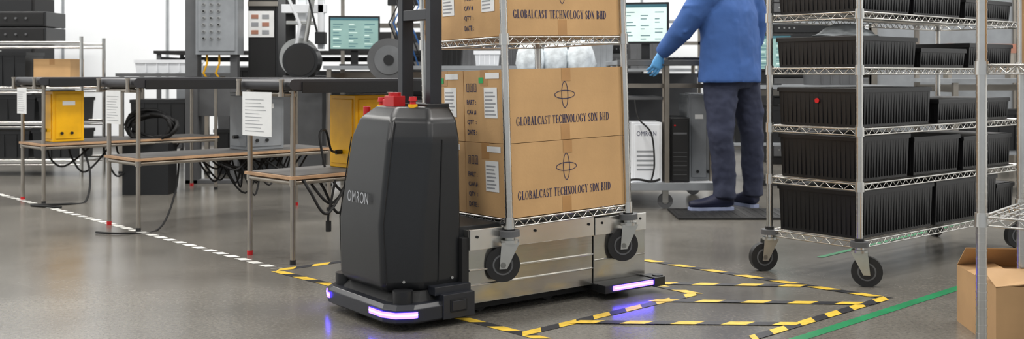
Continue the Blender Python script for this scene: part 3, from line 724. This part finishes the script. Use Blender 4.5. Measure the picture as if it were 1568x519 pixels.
def shoe(heel,d):
    def fn(b):
        h=Vector(heel); dd=Vector(d).normalized(); nn=Vector((-dd.y,dd.x,0)); rings=[]
        for t,wd,ht,z0 in [(0,.028,.06,.03),(.02,.036,.095,.02),(.07,.038,.105,.016),(.12,.040,.092,.014),(.17,.044,.07,.014),(.22,.046,.056,.014),(.26,.040,.048,.016),(.29,.022,.034,.02)]:
            rings.append([h+dd*t+nn*(wd*math.cos(2*math.pi*i/16))+Z*(z0+ht/2+ht/2*math.sin(2*math.pi*i/16)) for i in range(16)])
        b.loft(rings,SHOE)
    return fn
def sole(heel,d):
    b=B('shoe_sole'); h=Vector(heel); dd=Vector(d).normalized(); nn=Vector((-dd.y,dd.x,0)); out=[]
    pr=[(0.0,.02),(.02,.036),(.10,.037),(.18,.045),(.24,.045),(.28,.03),(.297,.012)]
    for t,w_ in pr: out.append((t,w_))
    for t,w_ in pr[::-1]: out.append((t,-w_))
    b.loft([[h+dd*t+nn*w_+Z*z for t,w_ in out] for z in (.0,.019)],SOLE,smooth=False); b.done(pe)
for heel,d in (((1.435,6.775,.0145),(-1,-.06,0)),((1.635,6.985,.0),(-.42,.9,0))):
    organic('shoe',shoe(heel,d),.006,3); sole(heel,d)
def hand(wr,pd,pn,side):
    def fn(b):
        W=Vector(wr); D=Vector(pd).normalized(); N=Vector(pn).normalized(); N=(N-D*N.dot(D)).normalized(); S=D.cross(N)*side
        rings=[]
        for t,a,c in [(-.03,.028,.022),(0,.028,.02),(.03,.036,.017),(.06,.042,.016),(.085,.042,.013),(.095,.036,.009)]:
            rings.append([W+D*t+S*(a*math.cos(2*math.pi*i/16))+N*(c*math.sin(2*math.pi*i/16)) for i in range(16)])
        b.loft(rings,GLOVE)
        for k,(o,L_) in enumerate([(.031,.072),(.011,.08),(-.011,.074),(-.031,.058)]):
            p=W+D*.082+S*o; a1=.25+.06*k; q1=p+(D*math.cos(a1)+N*math.sin(a1)+S*o*1.2)*L_*.45; a2=.7+.08*k; q2=q1+(D*math.cos(a2)+N*math.sin(a2))*L_*.32; a3=1.1; q3=q2+(D*math.cos(a3)+N*math.sin(a3))*L_*.25
            b.tube([p-D*.015,p,q1,q2,q3,q3+(q3-q2)*.2],[.0095,.0098,.009,.0085,.007,.003],GLOVE,10)
        p=W+D*.02+S*.026; q=p+(D*.6+S*.65+N*.3)*.04; q2=q+(D*.85+S*.2+N*.4)*.032
        b.tube([p-S*.01,p,q,q2,q2+(q2-q)*.25],[.012,.0125,.011,.009,.004],GLOVE,10)
    return fn
organic('gloved_hand_left',hand((.98,6.90,1.02),(-.35,-.12,-.9),(-.5,.8,-.1),1),.0035,2)
organic('gloved_hand_right',hand((1.43,7.265,1.065),(-.9,.4,-.2),(0,0,-1),-1),.0035,2)
def head(b):
    H=Vector((1.41,6.93,1.665)); T=Matrix.Rotation(math.atan2(fw.y,fw.x)-math.pi/2,3,'Z')@Matrix.Rotation(-.25,3,'X')
    f=lambda x,y,z: H+T@Vector((x,y,z))
    b.tube([(1.405,6.91,1.47),(1.405,6.915,1.53),(1.407,6.92,1.60)],[.062,.058,.058],SKIN,18)
    b.ell(H,.078,.095,.118,SKIN,22,14,T); b.ell(f(0,.035,-.06),.056,.058,.055,SKIN,18,10,T)
    b.tube([f(0,.088,.02),f(0,.108,-.015),f(0,.118,-.03),f(0,.098,-.04)],[.009,.012,.015,.01],SKIN,10)
    b.tube([f(-.03,.088,-.065),f(0,.098,-.063),f(.03,.088,-.065)],[.005,.008,.005],SKIN,8)
    for s_ in (-1,1): b.ell(f(.082*s_,-.005,-.005),.012,.022,.034,SKIN,12,8,T); b.tube([f(.015*s_,.096,.032),f(.05*s_,.086,.03)],.007,SKIN,8)
organic('head',head,.005,2)
b=B('hair'); H=Vector((1.41,6.93,1.665)); T=Matrix.Rotation(math.atan2(fw.y,fw.x)-math.pi/2,3,'Z')@Matrix.Rotation(-.25,3,'X')
rings=[]
for j in range(10):
    ph=math.pi*(.02+.50*j/9); rg=[]
    for i in range(24):
        t=2*math.pi*i/24; back=max(0,-math.sin(t)); p2=ph*(1+.35*back)-(.25*max(0,math.sin(t))*j/9)
        rg.append(H+T@Vector((.085*math.sin(p2)*math.cos(t),-.004+.101*math.sin(p2)*math.sin(t),.006+.124*math.cos(p2))))
    rings.append(rg)
b.loft(rings[::-1],HAIR); b.done(pe)
b=B('eyes')
for s_ in (-1,1): b.ell(H+T@Vector((.031*s_,.082,.008)),.012,.01,.009,WHITE,12,8,T); b.ell(H+T@Vector((.031*s_,.091,.008)),.006,.004,.006,EYE,10,6,T)
b.done(pe)
b=B('collar'); C=Vector((1.43,6.87,0))+fw*.05
b.loft([ering(C+Z*1.48,.085,.08),ering(C+Z*1.53,.075,.072),ering(C+Z*1.53,.066,.064),ering(C+Z*1.49,.07,.07)],JACK,caps=False); b.done(pe)

# ---------------------------------------------------------------- camera
cd=bpy.data.cameras.new('camera'); cam=bpy.data.objects.new('camera',cd); scn.collection.objects.link(cam)
cam.location=(0,0,.9); cam.rotation_euler=(math.pi/2,0,0); cd.sensor_width=36; cd.lens=36.73; cd.shift_y=-0.0941
cd.dof.use_dof=True; cd.dof.focus_distance=4.1; cd.dof.aperture_fstop=4.5
scn.camera=cam
scn.view_settings.view_transform='Standard'; scn.view_settings.exposure=0.0
